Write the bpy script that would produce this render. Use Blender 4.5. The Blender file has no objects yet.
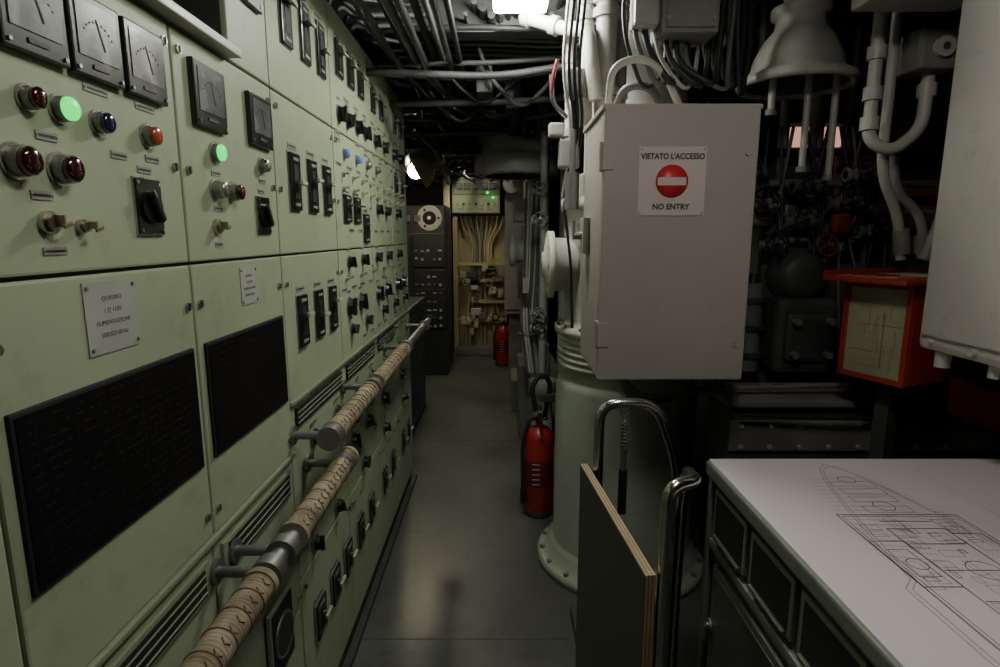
import bpy, bmesh, math, random
from mathutils import Matrix, Vector
random.seed(7)
S=bpy.context.scene
EYE=1.6
# ---------------------------------------------------------------- materials
MATS={}
def pm(name,col,rough=.5,metal=0,var=.15,scale=6,bump=0,coat=0,emit=0,ecol=None,grime=0,spec=.5):
    if name in MATS: return MATS[name]
    m=bpy.data.materials.new(name); m.use_nodes=True
    nt=m.node_tree; N=nt.nodes; Lk=nt.links
    p=N['Principled BSDF']
    tc=N.new('ShaderNodeTexCoord')
    n=N.new('ShaderNodeTexNoise'); n.inputs['Scale'].default_value=scale; n.inputs['Detail'].default_value=6
    Lk.new(tc.outputs['Object'],n.inputs['Vector'])
    r=N.new('ShaderNodeValToRGB')
    r.color_ramp.elements[0].position=.3; r.color_ramp.elements[1].position=.7
    r.color_ramp.elements[0].color=[max(0,c*(1-var)) for c in col]+[1]
    r.color_ramp.elements[1].color=[min(1,c*(1+var)) for c in col]+[1]
    Lk.new(n.outputs['Fac'],r.inputs['Fac'])
    out=r.outputs['Color']
    if grime>0:
        n2=N.new('ShaderNodeTexNoise'); n2.inputs['Scale'].default_value=scale*5; n2.inputs['Detail'].default_value=8; n2.inputs['Roughness'].default_value=.7
        Lk.new(tc.outputs['Object'],n2.inputs['Vector'])
        r2=N.new('ShaderNodeValToRGB'); r2.color_ramp.elements[0].position=.55; r2.color_ramp.elements[1].position=.75
        r2.color_ramp.elements[0].color=(0,0,0,1); r2.color_ramp.elements[1].color=(grime,)*3+(1,)
        Lk.new(n2.outputs['Fac'],r2.inputs['Fac'])
        mx=N.new('ShaderNodeMix'); mx.data_type='RGBA'
        Lk.new(r2.outputs['Color'],mx.inputs[0]); Lk.new(out,mx.inputs[6])
        mx.inputs[7].default_value=(col[0]*.3,col[1]*.28,col[2]*.25,1)
        out=mx.outputs[2]
    Lk.new(out,p.inputs['Base Color'])
    mr=N.new('ShaderNodeMapRange'); mr.inputs[3].default_value=max(.03,rough-.08); mr.inputs[4].default_value=min(1,rough+.1)
    Lk.new(n.outputs['Fac'],mr.inputs[0]); Lk.new(mr.outputs[0],p.inputs['Roughness'])
    p.inputs['Metallic'].default_value=metal
    p.inputs['Specular IOR Level'].default_value=spec
    p.inputs['Coat Weight'].default_value=coat
    if bump>0:
        b=N.new('ShaderNodeBump'); b.inputs['Strength'].default_value=bump; b.inputs['Distance'].default_value=.004
        n3=N.new('ShaderNodeTexNoise'); n3.inputs['Scale'].default_value=scale*12; n3.inputs['Detail'].default_value=4
        Lk.new(tc.outputs['Object'],n3.inputs['Vector']); Lk.new(n3.outputs['Fac'],b.inputs['Height']); Lk.new(b.outputs['Normal'],p.inputs['Normal'])
    if emit>0:
        p.inputs['Emission Color'].default_value=(*(ecol or col),1); p.inputs['Emission Strength'].default_value=emit
    MATS[name]=m; return m
GREEN=pm('panel_paint_green',(.385,.45,.30),.48,var=.08,scale=2.5,bump=.12,grime=.3)
GREEN2=pm('panel_paint_green_dark',(.26,.305,.205),.5,var=.1,scale=4,bump=.12,grime=.4)
SEAM=pm('panel_seam_shadow',(.05,.06,.045),.7)
BLACK=pm('black_bakelite',(.012,.012,.013),.32,coat=.3)
MATTE=pm('matte_black',(.015,.015,.016),.7)
CONS=pm('console_black',(.022,.024,.028),.45)
SCREEN=pm('mimic_diagram_board',(.007,.006,.007),.5,spec=.15)
FAINT=pm('mimic_lines',(.022,.018,.018),.6,spec=.2)
FACE=pm('meter_face',(.19,.195,.205),.25,coat=.8,var=.3,scale=14)
INK=pm('ink_dark',(.03,.03,.035),.6)
TAG=pm('engraved_tag',(.30,.30,.27),.5)
PAPER=pm('label_paper',(.40,.41,.38),.6)
CHROME=pm('worn_chrome',(.50,.48,.44),.28,1,var=.2,scale=30)
STEEL=pm('stainless_steel',(.62,.60,.57),.2,1,var=.08,scale=12)
DSTEEL=pm('dull_steel',(.28,.28,.28),.45,.8)
BRASS=pm('brass_key',(.33,.28,.2),.4,.8)
CREAM=pm('cream_handle',(.50,.44,.33),.5)
RLAMP=pm('lamp_red',(.05,.004,.009),.15,coat=1)
BLAMP=pm('lamp_blue',(.006,.010,.06),.15,coat=1)
OLAMP=pm('lamp_amber',(.42,.07,.02),.25,coat=1)
GLAMP=pm('lamp_green_lit',(.0,.35,.08),.3,emit=1.7,ecol=(.0,.95,.12))
BLUEBTN=pm('blue_button',(.05,.12,.6),.3,emit=.3,ecol=(.1,.2,.9))
WHITE=pm('white_paint',(.56,.55,.49),.4,var=.08,grime=.35)
LGREY=pm('light_grey_paint',(.40,.39,.36),.42,var=.07,scale=4,bump=.1,grime=.3)
BELLG=pm('bell_grey_paint',(.33,.325,.29),.45,var=.15,grime=.4)
CABG=pm('cabinet_grey_paint',(.37,.338,.315),.5,var=.04,scale=3,bump=.1,grime=.12)
COLP=pm('column_pale_paint',(.38,.41,.335),.35,var=.07,scale=4,grime=.3)
MGREY=pm('mid_grey_paint',(.18,.18,.17),.5,var=.2,grime=.4)
DGREY=pm('dark_grey_paint',(.06,.061,.06),.55,var=.3,grime=.4)
VDARK=pm('hull_dark',(.03,.03,.029),.75,var=.4,scale=3,bump=.2)
CAB1=pm('cable_black',(.02,.02,.021),.5)
CAB2=pm('cable_grey',(.12,.12,.11),.5)
CAB3=pm('overhead_cable_grey',(.07,.07,.066),.6)
RED=pm('red_enamel',(.34,.02,.018),.35,coat=.3,var=.12)
ORED=pm('case_red_paint',(.33,.032,.018),.4,coat=.2,var=.2,grime=.3)
DRED=pm('dark_red_paint',(.17,.02,.018),.45,var=.2)
SIGNW=pm('sign_white',(.56,.48,.47),.45,var=.04)
SIGNR=pm('sign_red',(.55,.025,.035),.4,var=.04)
FLOORM=pm('linoleum_grey',(.105,.110,.10),.34,var=.35,scale=2.2,bump=.3,grime=.6)
CREAMP=pm('cream_paint',(.52,.45,.27),.5,var=.1,grime=.4)
CHART=pm('chart_paper',(.72,.665,.70),.33,var=.03,scale=2)
CLINE=pm('chart_line',(.27,.20,.21),.6)
CLINE2=pm('chart_line_light',(.42,.35,.36),.6)
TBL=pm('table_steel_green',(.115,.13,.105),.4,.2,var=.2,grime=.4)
TBL2=pm('table_edge_green',(.22,.245,.205),.35,.2,var=.15,grime=.4)
BOARD=pm('board_face_grey',(.085,.086,.078),.5,var=.15,grime=.2)
PLY1=pm('plywood_light',(.46,.35,.21),.6,var=.15,scale=15)
PLY2=pm('plywood_dark',(.25,.17,.10),.6,var=.15,scale=15)
ORANGE=pm('orange_paper',(.5,.17,.08),.6)
DOC=pm('document_beige',(.33,.33,.22),.5)
DIFF=pm('lamp_diffuser_cool',(.9,.95,.9),.5,emit=125,ecol=(.98,1,.88))
DIFFN=pm('lamp_diffuser_near',(.9,.95,.9),.5,emit=30,ecol=(1,.95,.84))
DIFFW=pm('lamp_bulb_warm',(.9,.85,.6),.5,emit=150,ecol=(1,.90,.62))
DIFFP=pm('lamp_pink',(.9,.5,.4),.5,emit=.75,ecol=(1,.48,.36))
def rope():
    m=bpy.data.materials.new('cord_wrapping'); m.use_nodes=True; nt=m.node_tree; N=nt.nodes; L=nt.links; p=N['Principled BSDF']
    tc=N.new('ShaderNodeTexCoord'); w=N.new('ShaderNodeTexNoise'); w.inputs['Scale'].default_value=25; w.inputs['Detail'].default_value=6
    L.new(tc.outputs['Object'],w.inputs['Vector'])
    r=N.new('ShaderNodeValToRGB'); r.color_ramp.elements[0].position=.3; r.color_ramp.elements[1].position=.72
    r.color_ramp.elements[0].color=(.20,.155,.10,1); r.color_ramp.elements[1].color=(.44,.37,.255,1)
    L.new(w.outputs['Fac'],r.inputs['Fac']); L.new(r.outputs['Color'],p.inputs['Base Color']); p.inputs['Roughness'].default_value=.8
    return m
ROPE=rope()
ROPED=pm('cord_stitching',(.17,.11,.07),.8)
# ---------------------------------------------------------------- builder
def mL(y,zr,x=-.58): return Matrix(((0,0,1,x),(1,0,0,y),(0,1,0,EYE+zr),(0,0,0,1)))
def mF(x,y,z): return Matrix(((1,0,0,x),(0,0,-1,y),(0,1,0,z),(0,0,0,1)))
def mR(x,y,z): return Matrix(((0,0,-1,x),(-1,0,0,y),(0,1,0,z),(0,0,0,1)))
I4=Matrix.Identity(4)
def fillet(pts,r,n=6):
    pts=[Vector(p) for p in pts]; out=[pts[0]]
    for i in range(1,len(pts)-1):
        a,b,c=pts[i-1],pts[i],pts[i+1]
        rr=min(r,(a-b).length*.48,(c-b).length*.48)
        p0=b+(a-b).normalized()*rr; p1=b+(c-b).normalized()*rr
        for k in range(n+1):
            t=k/n; out.append((1-t)**2*p0+2*t*(1-t)*b+t*t*p1)
    out.append(pts[-1]); return out
class B:
    def __init__(s,name,parent=None):
        s.name=name; s.parent=parent; s.V=[]; s.F=[]; s.MI=[]; s.SM=[]; s.mats=[]
    def mi(s,m):
        if m not in s.mats: s.mats.append(m)
        return s.mats.index(m)
    def add(s,vs,fs,mat,M=I4,smooth=False):
        o=len(s.V); k=s.mi(mat)
        s.V+= [M@Vector(v) for v in vs]
        for f in fs: s.F.append([o+i for i in f]); s.MI.append(k); s.SM.append(smooth)
    def box(s,c,d,mat,M=I4,bev=0):
        bm=bmesh.new(); bmesh.ops.create_cube(bm,size=1)
        bmesh.ops.scale(bm,vec=d,verts=bm.verts)
        if bev>0: bmesh.ops.bevel(bm,geom=bm.edges[:],offset=min(bev,min(d)*.45),segments=2,affect='EDGES',profile=.6)
        bm.verts.index_update()
        s.add([v.co+Vector(c) for v in bm.verts],[[v.index for v in f.verts] for f in bm.faces],mat,M)
        bm.free()
    def bx(s,x0,x1,y0,y1,z0,z1,mat,bev=0,M=I4):
        s.box(((x0+x1)/2,(y0+y1)/2,(z0+z1)/2),(abs(x1-x0),abs(y1-y0),abs(z1-z0)),mat,M,bev)
    def tube(s,pts,r,mat,seg=10,M=I4,rads=None,cap=True):
        pts=[Vector(p) for p in pts]; n=len(pts); T=[]
        for i in range(n):
            a=pts[max(0,i-1)]; b=pts[min(n-1,i+1)]; t=(b-a)
            T.append(t.normalized() if t.length>1e-9 else Vector((0,0,1)))
        u=T[0].orthogonal().normalized(); vs=[]; 
        for i in range(n):
            u=(u-T[i]*u.dot(T[i])).normalized(); w=T[i].cross(u); rr=rads[i] if rads else r
            for k in range(seg):
                a=2*math.pi*k/seg; vs.append(pts[i]+(u*math.cos(a)+w*math.sin(a))*rr)
        fs=[]
        for i in range(n-1):
            for k in range(seg):
                k2=(k+1)%seg; fs.append([i*seg+k,i*seg+k2,(i+1)*seg+k2,(i+1)*seg+k])
        s.add(vs,fs,mat,M,True)
        if cap:
            s.add(vs[:seg],[list(range(seg))[::-1]],mat,M); s.add(vs[-seg:],[list(range(seg))],mat,M)
    def cyl(s,p0,p1,r,mat,r2=None,seg=16,M=I4):
        s.tube([p0,p1],r,mat,seg,M,[r,r if r2 is None else r2])
    def lathe(s,prof,mat,M=I4,seg=40):
        vs=[];fs=[];n=len(prof)
        for r,z in prof:
            for k in range(seg):
                a=2*math.pi*k/seg; vs.append((r*math.cos(a),r*math.sin(a),z))
        for i in range(n-1):
            for k in range(seg):
                k2=(k+1)%seg; fs.append([i*seg+k,i*seg+k2,(i+1)*seg+k2,(i+1)*seg+k])
        s.add(vs,fs,mat,M,True)
    def ball(s,c,r,mat,M=I4,sq=1,seg=12):
        prof=[(max(1e-4,r*math.sin(math.pi*i/8)),-r*sq*math.cos(math.pi*i/8)) for i in range(9)]
        s.lathe(prof,mat,M@Matrix.Translation(c),seg)
    def ring(s,c,R,r,mat,M=I4,seg=28,a0=0,a1=2*math.pi):
        n=seg; full=abs(a1-a0-2*math.pi)<1e-6
        pts=[Vector(c)+Vector((R*math.cos(a0+(a1-a0)*i/n),R*math.sin(a0+(a1-a0)*i/n),0)) for i in range(n+1)]
        s.tube(pts,r,mat,8,M,cap=not full)
    def text(s,t,size,mat,M,ext=.0006,sx=1,bold=0):
        cu=bpy.data.curves.new('t','FONT'); cu.body=t; cu.size=size; cu.align_x='CENTER'; cu.align_y='CENTER'; cu.extrude=ext; cu.resolution_u=3; cu.offset=bold
        ob=bpy.data.objects.new('t',cu); S.collection.objects.link(ob)
        dg=bpy.context.evaluated_depsgraph_get(); me=ob.evaluated_get(dg).to_mesh()
        s.add([Vector((v.co.x*sx,v.co.y,v.co.z)) for v in me.vertices],[list(p.vertices) for p in me.polygons],mat,M)
        bpy.data.objects.remove(ob); bpy.data.curves.remove(cu)
    def done(s):
        if not s.V: return None
        lo=Vector([min(v[i] for v in s.V) for i in range(3)]); hi=Vector([max(v[i] for v in s.V) for i in range(3)])
        o=Vector(((lo.x+hi.x)/2,(lo.y+hi.y)/2,lo.z))
        me=bpy.data.meshes.new(s.name); me.from_pydata([v-o for v in s.V],[],s.F)
        for m in s.mats: me.materials.append(m)
        me.polygons.foreach_set('material_index',s.MI); me.polygons.foreach_set('use_smooth',s.SM); me.update()
        ob=bpy.data.objects.new(s.name,me); ob.location=o; S.collection.objects.link(ob)
        if s.parent:
            ob.parent=s.parent; ob.location=o-s.parent.location
        return ob
# ---------------------------------------------------------------- device parts (local x right, y up, z out)
def meter(b,M,w=.098,h=.105):
    b.box((0,0,.006),(w,h,.012),BLACK,M,.003)
    b.box((0,h*.07,.0122),(w*.78,h*.66,.002),FACE,M)
    for i in range(9):
        a=math.radians(35+110*i/8); R=w*.33
        b.box((R*math.cos(a),-h*.12+R*math.sin(a),.0136),(.0025,.0025,.0006),INK,M)
    b.box((w*.06,h*.04,.0138),(.0022,h*.38,.0006),INK,M@Matrix.Rotation(.35,4,'Z'))
    b.box((0,-h*.36,.0125),(w*.3,h*.05,.002),DGREY,M)
    for sx in(-1,1): b.cyl((sx*w*.42,-h*.42,.01),(sx*w*.42,-h*.42,.0145),.003,CHROME,seg=8,M=M)
def lamp(b,M,r=.012,mat=RLAMP,l=.014):
    b.cyl((0,0,0),(0,0,.004),r*1.35,CHROME,seg=20,M=M)
    b.cyl((0,0,.004),(0,0,.004+l*.7),r*1.12,DSTEEL,seg=20,M=M)
    b.cyl((0,0,.004+l*.6),(0,0,.004+l),r*1.03,mat,seg=20,M=M)
    b.ball((0,0,.004+l),r*1.03,mat,M,.35)
def tag(b,M,w=.03,h=.01):
    b.box((0,0,.0008),(w,h,.0016),TAG,M)
    b.box((0,0,.0018),(w*.75,h*.3,.0005),INK,M)
    for sx in (-1,1): b.cyl((sx*w*.45,0,.001),(sx*w*.45,0,.0025),.0015,DSTEEL,seg=6,M=M)
def rotary(b,M,w=.066,h=.088):
    b.box((0,0,.002),(w*1.06,h*1.05,.004),CHROME,M)
    b.box((0,0,.004),(w,h,.005),BLACK,M)
    b.cyl((0,0,.006),(0,0,.012),w*.40,BLACK,seg=24,M=M)
    b.box((0,0,.017),(w*.2,w*.8,.012),BLACK,M@Matrix.Rotation(.5,4,'Z'),.004)
    b.box((0,w*.36,.0235),(.003,w*.2,.001),TAG,M@Matrix.Rotation(.5,4,'Z'))
    for sx in(-1,1):
        for sy in(-1,1): b.cyl((sx*w*.42,sy*h*.43,.006),(sx*w*.42,sy*h*.43,.008),.003,CHROME,seg=8,M=M)
def breaker(b,M,w=.08,h=.15,hand=CREAM,up=.15):
    b.box((0,0,.001),(w*1.12,h*1.05,.003),TAG,M)
    b.box((0,0,.005),(w,h,.009),BLACK,M,.002)
    b.box((0,0,.0098),(w*.45,h*.6,.002),MATTE,M)
    b.box((0,h*up,.017),(w*.14,h*.08,.018),DSTEEL,M)
    b.box((w*.05,h*up,.028),(w*.62,h*.07,.009),hand,M,.002)
    for sy in(-1,1): b.box((0,sy*h*.4,.0102),(w*.5,h*.05,.0015),TAG,M)
    tag(b,M@Matrix.Translation((0,h*.62,0)),w*.9,.016)
def knob(b,M,r=.024):
    b.cyl((0,0,0),(0,0,.004),r*1.2,DSTEEL,seg=18,M=M)
    b.cyl((0,0,.004),(0,0,.02),r,BLACK,r2=r*.85,seg=20,M=M)
    b.box((0,0,.024),(r*.45,r*2.1,.014),BLACK,M@Matrix.Rotation(random.uniform(-.8,.8),4,'Z'),.004)
def key(b,M,r=.011):
    b.cyl((0,0,0),(0,0,.008),r*1.4,CHROME,seg=16,M=M); b.cyl((0,0,.008),(0,0,.013),r,BRASS,seg=16,M=M)
    b.box((0,.002,.019),(.003,r*1.4,.012),BRASS,M)
    b.box((.004,-.004,.024),(.016,.006,.003),BRASS,M@Matrix.Rotation(.3,4,'Z'),.001)
def toggle(b,M,mat=CREAM):
    b.cyl((0,0,0),(0,0,.008),.010,CHROME,seg=12,M=M); b.tube([(0,0,.006),(0,.008,.028)],.004,mat,8,M,[.003,.005])
def latch(b,M):
    b.cyl((0,0,0),(0,0,.005),.008,CHROME,seg=12,M=M); b.box((0,0,.006),(.003,.012,.003),DSTEEL,M)
# ================================================================ ROOM
def shell(name,x0,x1,y0,y1,z0,z1,mat):
    b=B(name); b.bx(x0,x1,y0,y1,z0,z1,mat); return b.done()
shell('floor',-1.45,2.35,-1.3,8.1,-.06,0,FLOORM)
shell('ceiling',-1.45,2.35,-1.3,8.1,2.62,2.68,VDARK)
shell('wall_left',-1.45,-1.38,-1.3,8.1,0,2.62,VDARK)
shell('wall_right',2.28,2.35,-1.3,8.1,0,2.62,VDARK)
shell('wall_far',-1.38,2.28,8.02,8.1,0,2.62,VDARK)
shell('wall_back',-1.38,2.28,-1.3,-1.22,0,2.62,DGREY)
b=B('trim_1')
b.bx(-.578,-.555,.1,3.6,0,.03,DGREY,.003)
for y in (2.05,4.3,6.2): b.bx(-.55,.28,y,y+.004,0,.001,DGREY)
b.done()
b=B('trim_2'); b.bx(.30,.325,.3,2.2,0,.05,DGREY,.004); b.done()
# ================================================================ SWITCHBOARD
b=B('electrical_switchboard')
XW=-.58
b.bx(-1.15,XW-.012,.1,3.6,0,1.97,SEAM)
b.bx(-1.15,XW-.012,1.3,3.6,1.97,2.38,SEAM)
b.bx(-1.15,XW+.0,3.585,3.61,0,2.38,GREEN2)
def panel(y0,y1,z0,z1,mat=GREEN,out=0,g=.003):
    b.bx(XW-.02,XW+out,y0+g,y1-g,z0+g,z1-g,mat,.004)
T0,T1,T2=1.548,1.968,2.38
for a,c in((.1,.62),(.62,1.072),(1.072,1.52)):
    panel(a,c,T0,T1); panel(a,c,1.0,T0)
    panel(a,c,.52,.995,GREEN,-.006); panel(a,c,.06,.52,GREEN,-.006)
panel(1.3,1.52,T1,T2)
for a,c in((1.52,2.06),(2.06,2.62),(2.62,3.12),(3.12,3.6)):
    panel(a,c,T1,T2); panel(a,c,T0,T1); panel(a,c,1.14,T0); panel(a,c,.6,1.14,GREEN,-.004); panel(a,c,.06,.6,GREEN,-.004)
b.bx(XW-.02,XW+.008,.1,1.52,.99,1.002,GREEN2,.003)
b.bx(XW-.02,XW+.008,1.52,3.6,1.132,1.144,GREEN2,.003)
b.bx(XW-.05,XW+.03,.1,1.3,1.972,1.99,WHITE,.003)
b.bx(-1.15,-.72,.1,1.3,1.99,2.40,MATTE)
b.bx(-.70,-.60,.98,1.12,2.0,2.2,MGREY,.01); b.bx(-.70,-.62,.5,.9,2.02,2.3,DGREY,.01)
for a,c in((.66,1.04),(1.10,1.49)):
    b.bx(XW-.01,XW+.002,a,c,.89,.965,GREEN2,.003)
    b.bx(XW-.01,XW+.004,a+.02,c-.02,.90,.955,MATTE)
    for k in range(3): b.bx(XW,XW+.007,a+.02,c-.02,.908+k*.018,.910+k*.018,GREEN2)
for a,c in((1.56,2.02),(2.1,2.58),(2.66,3.08)):
    b.bx(XW-.01,XW+.004,a,c,1.06,1.115,MATTE)
    for k in range(3): b.bx(XW,XW+.007,a,c,1.07+k*.015,1.073+k*.015,GREEN2)
for y in(.64,1.05,1.095,1.495,1.545,2.035,2.085,2.6,3.1):
    for z in(.57,1.05,1.47,1.72,1.93): 
        if y<1.5 or z>1.2 or z<.9: latch(b,mL(y,z-EYE))
SB=b.done()
b=B('mimic_board',SB)
for a,c in((.64,1.05),(1.095,1.495)):
    b.bx(XW-.002,XW+.006,a,c,1.157,1.392,MATTE,.002)
    b.bx(XW+.004,XW+.0075,a+.006,c-.006,1.163,1.386,SCREEN)
    for r in range(15):
        z=1.175+r*.0143; y=a+.02
        while y<c-.03:
            l=random.uniform(.004,.02)
            if random.random()<.75: b.bx(XW+.0075,XW+.0079,y,y+l,z,z+.0022,FAINT)
            y+=l+random.uniform(.004,.012)
    for k in range(6): 
        y=a+.03+(c-a-.06)*k/5; b.bx(XW+.0075,XW+.0079,y,y+.0012,1.17,1.38,FAINT)
b.done()
b=B('data_plate',SB)
for y,zr,w,h in((.845,-.118,.115,.105),(1.315,-.113,.085,.085)):
    M=mL(y,zr); b.box((0,0,.001),(w,h,.002),PAPER,M)
    for i,t1 in enumerate(('QUADRO','1 Q 115V','ALIMENTAZIONE','SERVIZI 60 Hz')):
        b.text(t1,h*.095,MGREY,M@Matrix.Translation((0,h*.26-i*h*.17,.0023)),ext=.0002)
    for sx in(-1,1):
        for sy in(-1,1): b.cyl((sx*w*.44,sy*h*.42,0),(sx*w*.44,sy*h*.42,.004),.003,DSTEEL,seg=8,M=M)
b.done()
b=B('panel_meter',SB)
for y in(.64,.752,.864,.978): meter(b,mL(y,.272),.105,.110)
meter(b,mL(1.185,.267),.125,.120); meter(b,mL(1.428,.267),.125,.116)
meter(b,mL(1.41,.60),.13,.16)
for y in(.978,.864): tag(b,mL(y,.205),.05,.01)
b.done()
b=B('indicator_lamp',SB)
lamp(b,mL(.735,.166),.0125,RLAMP); lamp(b,mL(.788,.164),.0145,GLAMP); lamp(b,mL(.860,.160),.0135,BLAMP); lamp(b,mL(.976,.161),.0145,OLAMP)
lamp(b,mL(.705,.088),.0165,RLAMP,.018); lamp(b,mL(.775,.086),.0165,RLAMP,.018)
lamp(b,mL(1.20,.165),.0155,GLAMP); lamp(b,mL(1.43,.167),.0145,CHROME)
lamp(b,mL(1.19,.092),.016,CHROME,.02); lamp(b,mL(1.26,.092),.016,RLAMP,.02)
for y,zr in((.76,.125),(.9,.12),(.985,.125),(.74,.05),(1.2,.125),(1.2,.055),(1.43,.13),(.96,.105),(1.42,.105)): tag(b,mL(y,zr),.036,.011)
for y in(2.2,2.38,2.56,2.75): lamp(b,mL(y,.30),.015,BLUEBTN if y<2.5 else CHROME)
b.done()
b=B('key_switch',SB)
key(b,mL(.742,.016)); key(b,mL(1.185,.018)); key(b,mL(.80,.012),.007)
tag(b,mL(.75,-.02),.04,.01); tag(b,mL(1.19,-.018),.03,.01)
b.done()
b=B('rotary_switch',SB)
rotary(b,mL(.958,.046)); rotary(b,mL(1.42,.048),.07,.085)
for zr,ys,r in((.43,(2.15,2.27,2.41,2.55,2.75,2.95,3.2,3.4),.028),(-.10,(2.2,2.42,2.7,2.95,3.25),.022),(-.27,(2.18,2.36,2.7,2.9,3.2,3.4),.033),(-.36,(2.2,2.45,2.8,3.1,3.4),.02),(.12,(2.75,2.95,3.25),.024),(-.62,(1.7,1.95,2.25,2.5,2.8,3.2),.024),(-.80,(2.15,2.4,2.75,3.25),.03),(-.95,(1.65,1.9,2.3,2.75,3.3),.024)):
    for y in ys: knob(b,mL(y,zr),r); tag(b,mL(y,zr+r+.025),.05,.012)
b.done()
b=B('circuit_breaker',SB)
for y in(1.65,1.805,1.955):
    for zr,h in((.585,.16),(.148,.155),(-.245,.15)): breaker(b,mL(y,zr),.075,h,CREAM,random.choice((.18,-.02,.12)))
for y in(2.17,2.33,2.49): breaker(b,mL(y,.62),.09,.12)
for y in(2.72,2.9,3.25,3.42): breaker(b,mL(y,.6),.08,.10)
for y in(2.2,2.35): breaker(b,mL(y,.10),.10,.10,CHROME)
for y in(2.5,): breaker(b,mL(y,.03),.1,.12)
for y in(3.25,3.45): breaker(b,mL(y,.27),.09,.1)
for y in(1.66,1.83,2.0,2.2,2.4,2.7,2.92,3.25,3.45): breaker(b,mL(y,-1.21),.085,.12,CREAM,.1)
for y in(2.24,2.48,2.76,2.97,3.3): breaker(b,mL(y,-.70),.075,.09,CREAM,.1)
b.done()
b=B('toggle_row',SB)
for zr in(.22,.17):
    for i in range(9): toggle(b,mL(2.16+i*.15,zr))
for zr in(-.16,-.50):
    for i in range(6): toggle(b,mL(2.15+i*.23,zr),CHROME)
for zr in(.50,.36,.34,.255,.02,-.20,-.42,-.88,-1.05):
    for i in range(10):
        if random.random()<.7: tag(b,mL(2.12+i*.145,zr),.07,.014)
b.done()
b=B('inspection_port',SB)
M=mL(1.34,-1.03); b.box((0,0,.006),(.15,.2,.012),GREEN2,M,.004); b.box((0,0,.0125),(.13,.18,.003),MATTE,M)
b.ring((0,.0,.014),.055,.006,DSTEEL,M); b.cyl((0,0,.012),(0,0,.018),.052,BLACK,seg=24,M=M)
b.done()
# ================================================================ HANDRAILS
def handrail(z,y0,y1,wraps,brackets,x=-.47):
    b=B('handrail')
    b.cyl((x,y0,z),(x,y1,z),.0215,DSTEEL,seg=20)
    for e in(y0,y1): b.cyl((x,e-.012,z),(x,e+.012,z),.034,BLACK if e==y1 else DSTEEL,seg=20)
    for a,c in wraps:
        n=int((c-a)/.009); pts=[];rads=[]
        for i in range(n*4+1):
            t=a+(c-a)*i/(n*4); pts.append((x,t,z)); rads.append(.0296+.0004*((i//4*7)%3),) if i%4==0 else rads.append((.0308,.0316,.0308)[i%4-1])
        b.tube(pts,.03,ROPE,24,rads=rads)
        b.cyl((x,a-.004,z),(x,a+.012,z),.035,ROPE,seg=20); b.cyl((x,c-.012,z),(x,c+.004,z),.035,ROPE,seg=20)
        k=int((c-a)/.027)
        for i in range(k):
            t=a+.016+i*.027
            for sg in(-1,1):
                p=[(x+.0318*math.cos(.75+sg*.30*(j/3)),t+.009*(j/3),z+.0318*math.sin(.75+sg*.30*(j/3))) for j in range(4)]
                b.tube(p,.0014,ROPED,5)
            if i%2==0:
                b.ring((0,0,0),.0314,.0016,ROPED,Matrix.Translation((x,t,z))@Matrix.Rotation(math.pi/2,4,'X'),seg=20)
    for y in brackets:
        b.cyl((-.578,y,z),(x,y,z),.0115,DSTEEL,seg=14)
        b.cyl((-.58,y,z),(-.571,y,z),.026,DSTEEL,seg=18); b.cyl((x,y-.018,z),(x,y+.018,z),.033,DSTEEL,seg=18)
    b.done()
handrail(.926,.42,1.69,((.62,1.02),(1.20,1.67)),(.56,1.06,1.14,1.62))
handrail(1.05,1.5,3.72,((1.54,1.98),(2.1,2.72)),(1.52,2.04,2.8,3.5))
# ================================================================ SIGN / CABINET
b=B('equipment_cabinet')
x0,x1,y0,y1,z0,z1=.322,.796,1.84,2.25,1.13,1.985
b.bx(x0,x1,y0+.02,y1,z0,z1,CABG,.01)
b.bx(x0+.004,x1-.004,y0+.012,y0+.022,z0+.005,z1-.005,SEAM)
b.bx(x0-.002,x1+.002,y0-.012,y0+.014,z0+.0,z1-.0,CABG,.006)
b.bx(x0-.008,x1+.008,y0-.01,y1+.01,z1-.004,z1+.012,CABG,.004)
for z in(1.28,1.84): b.cyl((x0-.006,y0,z-.045),(x0-.006,y0,z+.045),.008,CABG,seg=12); b.bx(x0-.006,x0+.03,y0-.016,y0-.010,z-.04,z+.04,CABG,.002)
M=Matrix(((0,0,-1,x0),(-1,0,0,2.12),(0,1,0,1.60),(0,0,0,1)))
b.box((0,0,.012),(.09,.13,.024),CABG,M,.004); b.cyl((0,0,.02),(0,0,.05),.014,DSTEEL,seg=14,M=M); b.box((0,.02,.052),(.018,.07,.01),DSTEEL,M,.003)
for z in(1.25,1.85): b.bx(.42,.7,2.25,2.40,z-.02,z+.02,MGREY)
for z in(1.25,1.85): b.cyl((x1-.03,y0-.018,z),(x1-.03,y0-.01,z),.008,CABG,seg=12)
CB=b.done()
b=B('no_entry_sign',CB)
M=mF(.534,y0-.0125,EYE+.166)
b.box((0,0,.001),(.208,.208,.002),SIGNW,M)
b.lathe([(.0001,.0028),(.0505,.0028),(.0505,.0015)],SIGNR,M,40)
b.box((0,0,.0032),(.088,.024,.0008),SIGNW,M)
b.text("VIETATO L'ACCESSO",.0245,INK,M@Matrix.Translation((0,.074,.0026)),sx=.86,bold=.0007)
b.text("NO ENTRY",.0245,INK,M@Matrix.Translation((0,-.078,.0026)),sx=.95,bold=.0007)
for sx in(-1,1):
    for sy in(-1,1): b.cyl((sx*.097,sy*.096,.001),(sx*.097,sy*.096,.004),.003,DSTEEL,seg=8,M=M)
b.done()
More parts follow.
